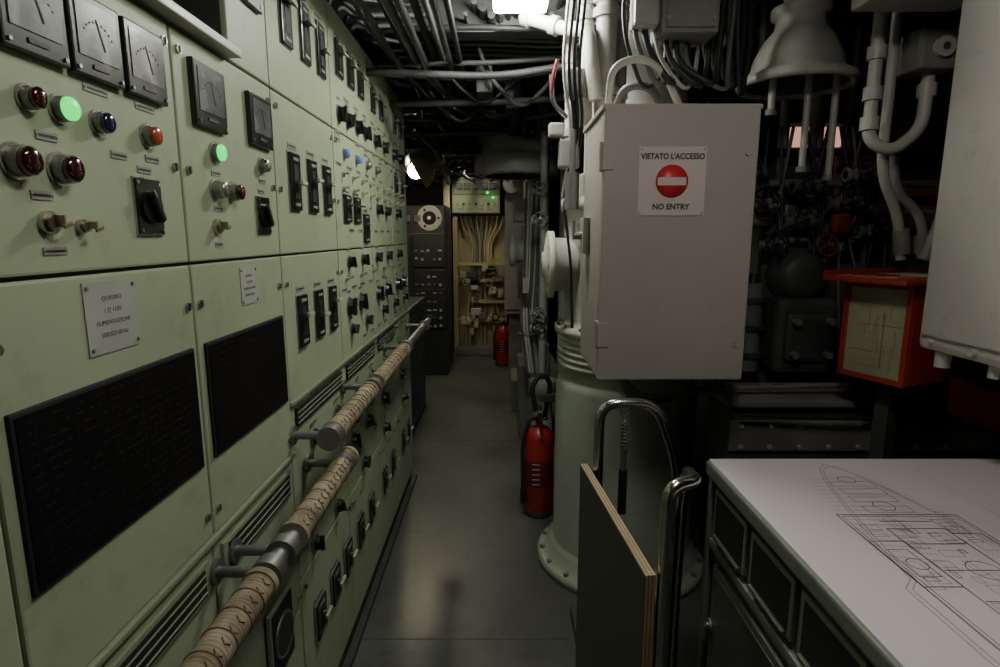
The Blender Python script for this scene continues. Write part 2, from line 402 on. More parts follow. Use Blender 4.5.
# ================================================================ MAST COLUMN
b=B('periscope_column')
C=Matrix.Translation((.60,2.66,0))
b.lathe([(.0,0),(.41,0),(.41,.035),(.395,.045),(.36,.05),(.36,.10),(.335,.115),(.33,.13),(.33,.90),(.322,.93),(.30,.95),(.30,1.0)],COLP,C,56)
prof=[(.30,1.0)]
for i in range(5):
    z=1.0+i*.03; prof+=[(.325,z+.003),(.325,z+.02),(.305,z+.023),(.305,z+.03)]
prof+=[(.34,1.155),(.34,1.185),(.30,1.19),(.285,1.22),(.30,1.30),(.31,1.5),(.30,1.70),(.32,1.71),(.32,1.76),(.30,1.77),(.29,1.85),(.22,1.88),(.22,2.6)]
b.lathe(prof,WHITE,C,56)
for k in range(18):
    a=2*math.pi*k/18; p=Vector((.60+.385*math.cos(a),2.66+.385*math.sin(a),.04)); b.cyl(p,p+Vector((0,0,.02)),.012,MGREY,seg=6)
    p=Vector((.60+.325*math.cos(a),2.66+.325*math.sin(a),1.185)); b.cyl(p,p+Vector((0,0,.014)),.008,MGREY,seg=6)
M=Matrix(((0,0,-1,.34),(-1,0,0,2.60),(0,1,0,1.47),(0,0,0,1)))
b.lathe([(.12,0),(.12,.10),(.15,.10),(.15,.125),(.14,.13),(.06,.14),(.055,.15),(.001,.15)],WHITE,M,36)
for k in range(10):
    a=2*math.pi*k/10; b.cyl((.135*math.cos(a),.135*math.sin(a),.12),(.135*math.cos(a),.135*math.sin(a),.132),.008,MGREY,seg=6,M=M)
b.tube(fillet([(.30,2.5,1.78),(.26,2.40,1.74),(.29,2.36,1.5),(.30,2.34,1.22)],.05),.006,CAB1,8)
b.done()
b=B('pipe_stack')
for x,y,r,zb,m in((.33,2.33,.028,2.02,WHITE),(.40,2.30,.04,2.02,LGREY),(.28,2.44,.016,1.90,WHITE),(.465,2.33,.022,2.02,MGREY)):
    b.cyl((x,y,zb),(x,y,2.6),r,m,seg=16)
    for z in(zb+.1,zb+.38,2.45): b.cyl((x,y,z),(x,y,z+.03),r*1.35,LGREY,seg=16)
b.tube(fillet([(.09,2.45,2.46),(.26,2.36,2.38),(.33,2.28,2.36),(.36,2.26,2.1)],.06),.026,WHITE,14)
b.cyl((.20,2.395,2.41),(.225,2.38,2.398),.036,LGREY,seg=16); b.cyl((.095,2.447,2.457),(.12,2.437,2.445),.034,LGREY,seg=16)
for k in range(4): b.tube(fillet([(.25+k*.02,2.2,2.5),(.23+k*.02,2.25,2.2),(.28+k*.015,2.3,2.0),(.25,2.33,1.75)],.12,8),.006,CAB1 if k else WHITE,8)
b.bx(.23,.31,2.30,2.36,1.86,1.97,LGREY,.01); b.bx(.25,.32,2.27,2.35,2.12,2.22,MGREY,.008); b.bx(.19,.25,2.30,2.36,1.98,2.03,WHITE,.008)
b.cyl((.28,2.28,1.70),(.28,2.28,1.84),.028,DSTEEL,seg=16); b.cyl((.28,2.28,1.84),(.28,2.28,2.0),.012,DSTEEL)
b.tube(fillet([(.26,2.32,2.05),(.20,2.30,2.10),(.195,2.29,2.20)],.03),.009,DSTEEL,10); b.tube([(.195,2.285,2.13),(.20,2.28,2.19),(.215,2.28,2.25)],.008,DRED,8,rads=[.005,.008,.007])
b.done()
b=B('ceiling_junction_box')
b.bx(.50,.68,1.90,2.05,2.22,2.40,MGREY,.01); b.bx(.42,.5,1.92,2.0,2.25,2.36,LGREY,.01)
b.bx(.515,.665,1.892,1.90,2.235,2.385,MGREY,.003)
for z in(2.26,2.36):
    for x in(.52,.66): b.cyl((x,1.9,z),(x,1.888,z),.007,DSTEEL,seg=8)
b.cyl((.59,1.97,2.4),(.59,1.97,2.62),.02,MGREY)
b.done()
b=B('cable_loop')
for k in range(7):
    x=.42+k*.035; b.tube(fillet([(x,2.0+k*.01,2.6),(x-.03,1.97,2.25-k*.02),(x+.04+k*.01,1.93,2.05+.01*(k%3)),(x+.12,2.0,2.12),(x+.16,2.05,2.6)],.1,8),.007+.002*(k%3),[CAB1,CAB2,CAB1,LGREY,CAB1][k%5],8)
b.tube(fillet([(.36,2.0,2.02),(.36,1.95,2.14),(.46,1.93,2.16),(.54,1.95,2.10),(.60,2.0,2.02)],.05),.012,WHITE,10)
b.tube(fillet([(.40,2.1,2.02),(.42,2.05,2.10),(.50,2.0,2.09),(.56,2.05,2.02)],.05),.014,CAB2,10)
for k in range(5): b.tube(fillet([(.68+.03*k,2.05,2.6),(.67+.03*k,2.05,2.3),(.72+.03*k,2.1,2.16-.03*k),(.80+.02*k,2.15,2.25),(.82+.015*k,2.2,2.6)],.1,8),.009+.003*(k%2),CAB1,8)
b.done()
# ================================================================ EXTINGUISHERS
def extinguisher(x,y,z,r=.08,h=.5):
    b=B('fire_extinguisher'); M=Matrix.Translation((x,y,z))
    b.lathe([(0.001,0),(r*.95,0),(r,.01),(r,h-.06),(r*.9,h-.03),(r*.6,h),(r*.25,h+.015),(r*.25,h+.03)],RED,M,28)
    b.lathe([(r*1.01,.0),(r*1.02,.04),(r*1.0,.04)],MATTE,M,28)
    b.lathe([(r*1.004,h*.36),(r*1.004,h*.66)],DRED,M,28)
    for k in range(5): b.box((-r*.25,-r*.985,h*.40+k*.03),(r*.5,.004,.004),SIGNW,M)
    b.cyl((0,0,h+.02),(0,0,h+.07),.018,BLACK,M=M); b.box((.0,-.02,h+.085),(.02,.12,.014),BLACK,M@Matrix.Rotation(.1,4,'X'),.003); b.box((0,-.03,h+.12),(.02,.13,.01),BLACK,M@Matrix.Rotation(-.05,4,'X'),.003)
    b.tube(fillet([(0,0,h+.05),(-.06,-.02,h+.06),(-r*1.15,-.03,h*.8),(-r*1.1,-.04,h*.35),(-r*1.1,-.04,h*.15)],.05),.011,MATTE,10,M)
    b.cyl((-r*1.1,-.04,h*.15),(-r*1.1,-.04,h*.32),.015,MATTE,M=M)
    b.ring((r*.3,-.02,h+.06),.022,.004,MATTE,M)
    b.done()
extinguisher(.225,3.12,0,.085,.52)
extinguisher(.05,7.0,0,.11,.48)
b=B('hose_bracket')
b.tube(fillet([(.20,3.05,.64),(.17,3.03,.78),(.23,3.05,.86),(.28,3.05,.80),(.25,3.07,.60)],.05),.014,MATTE,10)
b.bx(.22,.30,3.02,3.08,.70,.74,DGREY)
b.done()
# ================================================================ PLYWOOD BOARD
b=B('plywood_partition')
p0=Vector((.280,1.80,0)); p1=Vector((.338,1.166,0)); L=(p1-p0).length; ang=math.atan2(p1.y-p0.y,p1.x-p0.x)
M=Matrix.Translation((p0+p1)/2)@Matrix.Rotation(ang,4,'Z')
t=.0044
for i in range(5):
    o=(i-2)*t
    b.box((0,o,.425),(L,t,.85),PLY1 if i%2==0 else PLY2,M)
b.box((0,-2.5*t-.0008,.424),(L-.004,.0016,.846),BOARD,M); b.box((0,2.5*t+.0008,.424),(L-.004,.0016,.846),BOARD,M)
b.done()
# ================================================================ STAINLESS GRAB RAILS
b=B('grab_rail')
b.tube(fillet([(.318,1.75,0),(.318,1.75,1.075),(.50,1.75,1.075),(.575,1.75,.87),(.60,1.75,0)],.07,8),.0165,STEEL,16)
b.cyl((.318,1.75,0),(.318,1.75,.012),.035,STEEL); b.cyl((.60,1.75,0),(.60,1.75,.012),.035,STEEL)
b.ring((0,0,0),.014,.003,STEEL,Matrix.Translation((.40,1.75,1.05))@Matrix.Rotation(1.57,4,'X'))
for k in range(9): b.ring((.40,1.75,1.02-k*.012),.010,.0032,DSTEEL,seg=14)
b.cyl((.40,1.75,.93),(.40,1.75,.70),.010,DSTEEL); b.cyl((.40,1.75,.85),(.40,1.75,.70),.014,MATTE)
b.done()
b=B('grab_rail')
b.tube(fillet([(.372,1.175,0),(.372,1.175,1.055),(.435,1.20,1.060),(.505,1.45,.975),(.53,1.56,.80),(.53,1.58,0)],.06,8),.0165,STEEL,16)
b.cyl((.372,1.175,0),(.372,1.175,.012),.035,STEEL)
b.done()
# ================================================================ CHART TABLE
b=B('chart_table')
X0=.566
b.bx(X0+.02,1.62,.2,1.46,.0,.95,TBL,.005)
b.bx(X0,1.64,.18,1.485,.955,.992,TBL2,.006)
b.bx(X0+.006,1.634,.186,1.479,.990,.9985,CHART,.002)
F=lambda y,z: mR(X0+.02,y,z)
b.bx(X0+.006,X0+.03,.2,1.465,.76,.785,TBL2,.004)
b.bx(X0+.004,X0+.03,1.445,1.468,.0,.955,TBL2,.004)
for yc in(1.33,1.11,.89,.67):
    M=F(yc,.87)
    b.box((0,0,.004),(.195,.135,.014),TBL2,M,.003); b.box((0,0,.0115),(.165,.108,.002),MATTE,M)
    b.box((0,-.06,.014),(.16,.008,.012),TBL,M,.002)
for yc in(1.2,.75):
    M=F(yc,.42); b.box((0,0,.004),(.42,.62,.014),TBL2,M,.004); b.box((0,0,.009),(.38,.58,.010),TBL,M,.003)
for y,z in((.87,.80),(1.40,.55),(1.0,.66),(.70,.80)):
    M=F(y,z); b.cyl((0,0,0),(0,0,.018),.02,DSTEEL,seg=20,M=M); b.cyl((0,0,.018),(0,0,.026),.012,CHROME,seg=16,M=M); b.box((0,-.02,.024),(.008,.04,.006),CHROME,M,.002)
CT=b.done()
b=B('submarine_drawing',CT)
Z=.9992
def line(pts,w=.002,mat=CLINE):
    for a,c in zip(pts[:-1],pts[1:]):
        a=Vector((*a,Z));c=Vector((*c,Z)); d=c-a
        if d.length<1e-6: continue
        n=Vector((-d.y,d.x,0)).normalized()*w/2; e=d.normalized()*w*.3
        b.add([a-n-e,c-n+e,c+n+e,a+n-e],[[0,1,2,3]],mat)
def rect(xa,xb,ya,yb,**k): line([(xa,ya),(xb,ya),(xb,yb),(xa,yb),(xa,ya)],**k)
cx=.865
def hull(hw,y0,y1,n=40,**k):
    l=[];r=[]
    for i in range(n+1):
        t=i/n; y=y0+(y1-y0)*t; w=hw*min(1,(1-t)**.55*1.25) if t>.5 else hw*(1 if t>.12 else .6+.4*t/.12)
        l.append((cx-w,y)); r.append((cx+w,y))
    line(l+r[::-1],**k)
hull(.165,.35,1.44,mat=CLINE2); hull(.155,.36,1.425,mat=CLINE2)
for y in [1.30,1.26,1.22,1.17]:
    rect(cx-.05,cx+.05,y,y+.03,mat=CLINE2)
rect(cx-.13,cx+.13,.72,1.16,w=.0035); rect(cx-.122,cx+.122,.728,1.152)
rect(cx-.06,cx+.06,.40,1.10,w=.003); rect(cx-.13,cx-.06,.9,1.05,w=.003); rect(cx+.06,cx+.12,.85,1.08)
rect(cx-.115,cx-.075,.93,1.02)
for i in range(95):
    x=cx+random.uniform(-.12,.11); y=random.uniform(.45,1.14); w=random.uniform(.008,.04); h=random.uniform(.01,.05)
    rect(x,min(x+w,cx+.122),y,y+h,w=.0014,mat=random.choice((CLINE,CLINE2,CLINE2)))
for i in range(8):
    y=.5+i*.09; line([(cx-.055,y),(cx+.055,y)],w=.003)
for xx,yy,r in((cx,1.2,.022),(cx-.09,.97,.018),(cx+.02,.95,.03),(cx-.02,.62,.03),(cx,1.34,.02)):
    line([(xx+r*math.cos(a*.3927),yy+r*math.sin(a*.3927)) for a in range(17)])
for k in range(18): line([(cx-.15+k*.003,1.0+k*.020),(cx-.03+k*.004,.98+k*.022)],w=.0013,mat=CLINE2)
for k in range(14): line([(cx+.02+k*.003,1.15+k*.015),(cx+.12-k*.003,1.12+k*.016)],w=.0011,mat=CLINE2)
line([(cx+.22,.3),(cx+.22,1.40)],w=.001,mat=CLINE2)
for k in range(7): line([(cx+.25,.9+k*.03),(cx+.25+random.uniform(.05,.12),.9+k*.03)],w=.003,mat=CLINE2)
b.done()
# ================================================================ RIGHT SIDE
b=B('wall_equipment_box')
b.bx(1.13,1.62,1.12,1.52,1.30,2.46,LGREY,.02)
b.bx(1.122,1.135,1.14,1.50,1.34,2.42,LGREY,.005)
for y in(1.17,1.33,1.47):
    for z in(1.325,2.44): b.cyl((1.13,y,z),(1.118,y,z),.011,LGREY,seg=6)
b.cyl((1.16,1.46,1.30),(1.16,1.46,1.26),.018,LGREY); b.cyl((1.16,1.30,1.30),(1.16,1.30,1.27),.014,LGREY)
b.bx(1.62,2.28,1.2,1.4,1.7,1.9,DGREY); b.done()
b=B('overhead_switch_box')
b.bx(1.02,1.32,1.62,1.80,2.24,2.5,LGREY,.012); b.bx(1.05,1.29,1.61,1.62,2.27,2.33,MGREY); b.cyl((1.1,1.75,2.5),(1.1,1.75,2.62),.02,LGREY)
b.text("67-7",.04,INK,mF(1.15,1.609,2.30)); b.done()
b=B('conduit_loop')
P=fillet([(1.175,1.90,2.6),(1.175,1.90,1.90),(1.24,1.88,1.86),(1.33,1.88,1.93),(1.345,1.90,2.10)],.06,8)
b.tube(P,.019,LGREY,14)
for c in((1.175,1.90,2.02),(1.175,1.90,2.14),(1.345,1.90,2.03),(1.175,1.90,1.93)): b.cyl(c,(c[0],c[1],c[2]+.04),.027,LGREY,seg=14)
b.bx(1.27,1.40,1.84,1.97,2.10,2.22,MGREY,.01)
b.cyl((1.335,1.84,2.16),(1.335,1.825,2.16),.03,LGREY,seg=20); b.cyl((1.335,1.828,2.16),(1.335,1.82,2.16),.010,DGREY,seg=14)
b.tube(fillet([(1.24,1.92,2.5),(1.24,1.92,1.80),(1.33,1.94,1.66),(1.36,1.95,1.52)],.08),.016,BELLG,12)
b.tube(fillet([(1.30,1.95,1.86),(1.31,1.95,1.75),(1.42,1.95,1.66),(1.43,1.95,1.52)],.08),.015,MGREY,12)
b.tube(fillet([(1.46,1.9,2.6),(1.46,1.9,1.7),(1.40,1.9,1.52)],.08),.02,MGREY,12)
b.cyl((1.345,1.945,1.62),(1.362,1.95,1.54),.026,MGREY); b.cyl((1.425,1.95,1.60),(1.43,1.95,1.54),.024,MGREY)
b.done()
b=B('bell_housing')
BX=1.085
M=Matrix.Translation((BX,2.22,2.135))
b.lathe([(.175,.012),(.185,0),(.200,0),(.206,.012),(.200,.03),(.172,.045),(.16,.06),(.15,.10),(.12,.16),(.085,.20),(.08,.24),(.10,.245),(.10,.27),(.06,.28),(.06,.485)],BELLG,M,48)
b.lathe([(.175,.012),(.16,.04),(.001,.045)],DGREY,M,48)
for dx,l in((.03,.30),(.13,.33),(-.10,.1)):
    b.cyl((BX+dx,2.18,2.17),(BX+dx,2.18,2.15-l),.0125,LGREY,seg=12); b.cyl((BX+dx,2.18,2.15-l),(BX+dx,2.18,2.15-l-.02),.02,MGREY,seg=12)
b.done()
def wheel(b,c,R,mat,M=None,spokes=5):
    M=M or Matrix.Translation(c)@Matrix.Rotation(1.45,4,'X')
    b.ring((0,0,0),R,R*.12,mat,M)
    b.cyl((0,0,-.03),(0,0,.03),R*.2,DSTEEL,M=M)
    for k in range(spokes):
        a=2*math.pi*k/spokes; b.cyl((0,0,0),(R*math.cos(a),R*math.sin(a),0),R*.08,mat,seg=8,M=M)
def valve(b,x,y,z,s,body,hw):
    b.cyl((x-s*1.6,y,z),(x+s*1.6,y,z),s*.5,body,seg=14)
    for dx in(-1.6,1.3): b.cyl((x+s*dx,y,z),(x+s*(dx+.3),y,z),s*.85,body,seg=16)
    b.ball((x,y,z),s*.85,body,seg=16)
    b.cyl((x,y,z),(x,y-s*2.0,z+s*.3),s*.28,DSTEEL,seg=10); b.cyl((x,y-s*.7,z),(x,y-s*.95,z),s*.6,body,seg=6)
    wheel(b,None,s*1.25,hw,Matrix.Translation((x,y-s*2.0,z+s*.3))@Matrix.Rotation(1.42,4,'X'))
b=B('hydraulic_valve_manifold')
b.bx(1.05,1.95,2.50,2.65,1.05,1.48,DGREY,.02); b.bx(1.16,1.42,2.36,2.52,1.02,1.34,DGREY,.03)
b.bx(1.19,1.39,2.33,2.37,1.08,1.28,DGREY,.02)
for x in(1.22,1.36):
    for z in(1.11,1.25): b.cyl((x,2.33,z),(x,2.30,z),.016,MGREY,seg=6)
b.lathe([(.001,.12),(.07,.12),(.10,.1),(.10,.06),(.12,.05),(.12,0)],DGREY,mF(1.28,2.50,1.43),24)
b.lathe([(.08,0),(.08,.20),(.11,.20),(.11,.24),(.06,.25),(.06,.40),(.09,.40),(.09,.43)],MGREY,Matrix.Translation((1.05,2.50,1.44)),28)
b.lathe([(.09,0),(.09,.16),(.12,.16),(.12,.20),(.07,.22),(.05,.5)],DGREY,Matrix.Translation((1.40,2.58,1.44)),28)
b.cyl((1.08,2.45,1.02),(1.08,2.45,1.40),.05,MGREY); 
for z in(1.08,1.2,1.32): b.cyl((1.08,2.45,z),(1.08,2.45,z+.02),.065,DGREY,seg=20)
for x,z,s,m,hw in((1.08,1.72,.045,MGREY,BLACK),(1.26,1.66,.04,MGREY,BLACK),(1.44,1.73,.045,MGREY,BLACK),(1.15,1.56,.035,MGREY,MATTE),(1.36,1.55,.035,DGREY,DRED),(1.02,1.86,.035,BELLG,BLACK),(1.28,1.80,.035,MGREY,MATTE),(1.50,1.85,.035,BELLG,BLACK),(1.00,1.52,.03,MGREY,BLACK),(1.58,1.62,.04,MGREY,BLACK)):
    valve(b,x,2.46,z,s,m,hw)
b.bx(1.36,1.43,2.36,2.40,1.61,1.69,DRED,.015)
for x in(.98,1.10,1.22,1.36,1.5,1.62): b.cyl((x,2.56,1.4),(x,2.56,2.6),random.choice((.014,.022,.03)),random.choice((DGREY,MGREY,CAB1)),seg=12)
for z in(1.58,1.70,1.82,1.95): b.cyl((.9,2.52,z),(2.1,2.52,z),.014+.008*random.random(),random.choice((DGREY,MGREY,CAB1)),seg=12)
b.bx(1.1,1.4,2.62,2.66,1.7,1.9,DGREY,.01)
b.bx(1.0,1.95,2.50,2.64,0,1.06,DGREY)
for k in range(12): 
    x=1.0+k*.075; b.box((x,2.48,1.48+.075*(k%5)),(.05,.06,.05),random.choice((MGREY,DGREY,DSTEEL)),I4,.008)
for k in range(16):
    x=.93+k*.05; b.tube(fillet([(x,2.46,1.2),(x+random.uniform(-.05,.05),2.44,1.45+.05*(k%3)),(x+random.uniform(-.1,.1),2.47,1.7),(x,2.5,2.05)],.06),random.uniform(.005,.011),random.choice((MGREY,CAB2,DSTEEL,CAB1,CAB1)),8)
b.done()
b=B('passage_lamp')
b.bx(1.34,1.62,2.80,2.86,1.99,2.13,MGREY,.01); b.bx(1.36,1.60,2.785,2.80,2.01,2.10,DIFFP,.004); b.cyl((1.5,2.83,2.13),(1.5,2.83,2.62),.02,MGREY); b.done()
b=B('red_panel')
b.bx(1.54,2.2,2.70,2.73,1.0,1.98,pm('red_brown_paint',(.36,.12,.10),.5),.01); b.bx(1.75,1.9,2.73,2.85,0,1.4,DGREY); b.done()
b=B('red_document_case')
M=Matrix.Translation((1.335,1.90,1.12))@Matrix.Rotation(math.radians(-68),4,'Z')
b.box((0,0,.165),(.23,.20,.33),ORED,M,.008)
b.box((-.0,-.1025,.165),(.19,.004,.29),DOC,M)
for sx in(-1,1): b.box((sx*.105,-.104,.165),(.018,.01,.33),ORED,M,.002)
for sz in(.01,.32): b.box((0,-.104,sz),(.23,.01,.018),ORED,M,.002)
for i in range(9):
    w=random.uniform(.03,.08); b.box((random.uniform(-.04,.04),-.105,.05+i*.028),(w,.001,.0016),MGREY,M)
    b.box((random.uniform(-.07,.07),-.105,.10+random.uniform(-.04,.14)),(.0015,.001,random.uniform(.03,.1)),MGREY,M)
b.box((.02,-.105,.19),(.13,.001,.002),DRED,M); b.box((.03,-.105,.14),(.002,.001,.18),DRED,M); b.box((-.04,-.105,.10),(.08,.001,.002),DRED,M)
b.box((-.0,.0,.338),(.28,.38,.016),ORED,M,.004); b.box((-.02,-.03,.348),(.20,.22,.004),ORANGE,M); b.box((.03,.06,.351),(.15,.14,.004),DOC,M@Matrix.Rotation(.2,4,'Z')); b.box((-.03,-.08,.352),(.12,.08,.003),DRED,M@Matrix.Rotation(-.15,4,'Z'))
b.box((0,.185,.350),(.28,.012,.03),ORED,M,.003); b.box((-.135,0,.350),(.012,.38,.03),ORED,M,.003)
b.box((.0,.0,-.555),(.05,.05,1.11),DGREY,M)
b.done()
b=B('red_ledge')
b.bx(1.50,2.2,1.60,1.80,1.05,1.11,DRED,.008); b.bx(1.48,1.52,1.60,1.82,1.02,1.14,DRED,.005)
for x in(1.6,1.9): b.bx(x,x+.05,1.68,1.74,0,1.05,DGREY)
b.done()
b=B('ventilation_duct')
b.bx(.86,2.2,2.05,2.28,.62,.98,DGREY,.02); b.bx(.86,2.2,2.035,2.05,.80,.92,MGREY,.006); b.bx(.84,2.2,2.02,2.30,.975,1.0,MGREY,.006)
for k in range(12): b.cyl((.90+k*.11,2.035,.90),(.90+k*.11,2.027,.90),.008,LGREY,seg=8); b.cyl((.90+k*.11,2.035,.82),(.90+k*.11,2.027,.82),.008,LGREY,seg=8)
b.tube(fillet([(.88,2.0,.955),(1.2,1.99,.945),(1.5,2.0,.94),(2.1,2.0,.95)],.1),.008,CAB1,8)
for x in(.95,1.9): b.bx(x,x+.08,2.08,2.25,0,.62,DGREY)
b.done()
b=B('floor_conduit')
for k in range(4): b.tube(fillet([(.78,1.95+k*.04,1.125),(.77,1.95+k*.04,1.06-.012*k),(.50,1.98+k*.02,1.03-.02*k),(.42,2.05,1.125)],.05),.008,CAB2,8)
b.tube(fillet([(.70,2.1,1.125),(.72,2.1,1.03),(.9,2.1,1.03),(1.3,2.1,1.04)],.05),.010,MGREY,10)
b.done()
# ================================================================ FAR END
b=B('tape_recorder_console')
b.bx(-1.28,-.60,6.45,7.15,0,1.93,CONS,.01)
b.bx(-1.26,-.615,6.43,6.455,1.25,1.91,CONS,.006); b.bx(-1.26,-.615,6.43,6.455,.55,1.22,CONS,.006)
M=mF(-.78,6.43,1.79)
b.lathe([(.135,.012),(.14,.006),(.14,0)],WHITE,M,40); b.lathe([(.075,.014),(.135,.012)],WHITE,M,40); b.lathe([(.001,.02),(.045,.02),(.075,.014)],MATTE,M,30)
for k in range(3):
    a=2.1*k; b.cyl((.10*math.cos(a),.10*math.sin(a),.012),(.10*math.cos(a),.10*math.sin(a),.016),.015,MATTE,M=M)
b.cyl((0,0,.02),(0,0,.05),.02,CHROME,M=M)
for r in range(10):
    for c in range(9):
        m=random.choice((TAG,CHROME,DSTEEL,PAPER,PAPER)); x=-1.2+c*.066; z=.58+r*.095+random.uniform(-.01,.01)
        if abs(z-1.235)<.04 or (z>1.6 and x>-1.0): continue
        if random.random()<.85:
            if random.random()<.5: b.cyl((x,6.43,z),(x,6.41,z),.016,m,seg=12)
            else: b.bx(x-.022,x+.022,6.42,6.43,z-.008,z+.010,m)
for k in range(3): meter(b,mF(-1.15+k*.12,6.43,1.78),.1,.1)
for z in(1.62,1.0): b.bx(-1.25,-.62,6.426,6.43,z,z+.003,DSTEEL)
b.done()
b=B('radio_equipment_rack')
b.bx(-.62,.0,7.55,7.95,1.88,2.33,GREEN,.01); b.bx(-.60,-.02,7.53,7.55,1.89,2.10,GREEN,.006); b.bx(-.60,-.02,7.53,7.55,2.12,2.31,GREEN2,.006)
for k in range(5): meter(b,mF(-.53+k*.11,7.53,2.22),.085,.085)
for k in range(7): b.cyl((-.55+k*.08,7.53,2.0),(-.55+k*.08,7.50,2.0),.018,BLACK if k%2 else DSTEEL,seg=12)
for x,z in((-.16,2.14),(-.09,2.08)): b.ball((x,7.51,z),.018,GLAMP)
for k in range(4): b.bx(-.55+k*.13,-.48+k*.13,7.525,7.53,1.92,1.95,TAG)
for x in(-.6,-.04): b.cyl((x,7.9,2.33),(x,7.9,2.62),.02,MGREY)
b.done()
b=B('pipe_manifold')
b.bx(-.64,.10,7.85,7.95,0,1.86,CREAMP); b.bx(-.62,-.56,7.6,7.85,0,1.86,CREAMP)
for k in range(9):
    x=-.52+k*.07; r=random.choice((.010,.014,.02)); dx=(x+.24)*.5
    b.tube(fillet([(x,7.7,1.86),(x-dx*.2,7.72,1.70),(x-dx*1.2,7.74,1.52),(x-dx*1.0,7.74,1.25),(x+random.uniform(-.06,.06),7.74,.1)],.12),r,random.choice((CREAMP,CREAMP,LGREY,MGREY)),10)
for z,xa,xb in((1.20,-.58,.08),(.98,-.58,.08),(.70,-.3,.08),(.45,-.58,.08)): b.bx(xa,xb,7.62,7.72,z,z+.045,CREAMP,.01)
for k in range(20): b.box((random.uniform(-.5,.02),7.62,random.uniform(.3,1.2)),(random.uniform(.05,.14),.08,random.uniform(.05,.14)),random.choice((CREAMP,MGREY,WHITE,CREAMP,GREEN,DGREY)),I4,.01)
for k in range(9): b.ring((0,0,0),random.uniform(.03,.06),.009,random.choice((MGREY,DSTEEL,CREAMP,MATTE)),mF(random.uniform(-.48,.0),7.56,random.uniform(.5,1.3)))
b.bx(-.6,.1,7.55,7.62,.0,.12,MGREY,.01)
b.done()
b=B('bulkhead_frame')
b.bx(-.72,-.64,7.40,7.50,0,2.40,CREAMP,.02); b.bx(.12,.62,7.3,7.42,0,2.40,LGREY,.01); b.bx(-.72,.62,7.40,7.50,2.36,2.5,LGREY,.02)
b.done()
b=B('wall_locker')
b.bx(.06,.36,6.2,6.6,.75,2.05,LGREY,.01); b.bx(.05,.37,6.18,6.2,.80,1.35,LGREY,.008); b.bx(.05,.37,6.18,6.2,1.4,2.0,LGREY,.008)
b.bx(.10,.22,6.17,6.18,1.55,1.9,PAPER)
for z in(1.1,1.7): b.cyl((.32,6.18,z),(.32,6.15,z),.015,BLACK)
b.bx(.10,.34,6.25,6.55,0,.75,MGREY,.01)
b.cyl((.12,6.15,2.12),(.12,6.0,2.12),.09,LGREY,seg=24); b.done()
b=B('machinery_cluster')
for x,y,z,w,d,h,m in((.26,4.6,1.45,.16,.3,.45,LGREY),(.24,4.4,1.15,.14,.25,.16,MGREY),(.30,4.6,.3,.3,.5,.6,MGREY),(.26,5.4,1.2,.2,.3,.35,LGREY),(.22,5.2,1.82,.2,.3,.2,WHITE),(.28,5.3,.15,.35,.5,.3,MGREY)):
    b.box((x,y,z),(w,d,h),m,I4,.012)
b.cyl((.30,4.2,0),(.30,4.2,.8),.07,LGREY); b.cyl((.29,5.1,0),(.29,5.1,2.6),.05,LGREY); b.cyl((.50,4.5,0),(.50,4.5,2.6),.04,LGREY); b.cyl((.26,5.8,0),(.26,5.8,2.6),.03,WHITE)
b.lathe([(.10,0),(.10,.1),(.07,.12),(.07,.5),(.1,.52),(.1,.6)],LGREY,Matrix.Translation((.30,3.9,.0)),24)
b.lathe([(.09,0),(.09,.1),(.12,.1),(.12,.14),(.02,.16)],WHITE,Matrix(((0,0,-1,.22),(-1,0,0,4.5),(0,1,0,1.48),(0,0,0,1))),28)
wheel(b,(.16,4.2,.95),.08,DSTEEL,Matrix.Translation((.22,4.2,.88)))
b.bx(.16,.2,4.0,4.1,1.2,1.3,LGREY)
for z in(.95,1.05,1.7,1.9): valve(b,.27,4.0,z,.035,LGREY,random.choice((BLACK,DSTEEL)))
b.cyl((.30,4.0,.6),(.30,4.0,2.6),.025,LGREY)
for k in range(6): b.tube(fillet([(.2+.02*k,4.1,.6),(.15+.02*k,4.15,1.0),(.18+.02*k,4.3,1.3),(.2+.02*k,4.4,2.0)],.1),.008,random.choice((LGREY,CAB2,WHITE)),8)
b.done()
b=B('guarded_cabinet')
b.bx(-1.25,-.70,3.75,5.2,0,1.05,MATTE,.01)
for k in range(22): b.bx(-.70,-.694,3.80+k*.062,3.806+k*.062,.08,1.0,DGREY)
for k in range(15): b.bx(-.70,-.694,3.78,5.18,.08+k*.063,.086+k*.063,DGREY)
b.bx(-.705,-.685,3.74,5.2,1.0,1.05,DGREY,.003)
b.done()
b=B('motor_controller')
b.bx(-1.30,-.95,5.6,6.3,0,1.6,DGREY,.02); b.bx(-1.35,-1.0,3.8,5.0,1.08,2.0,DGREY,.02)
for k in range(8): b.cyl((-.95,5.65+.07*k,.9),(-.93,5.65+.07*k,.9),.02,TAG,seg=10)
b.done()
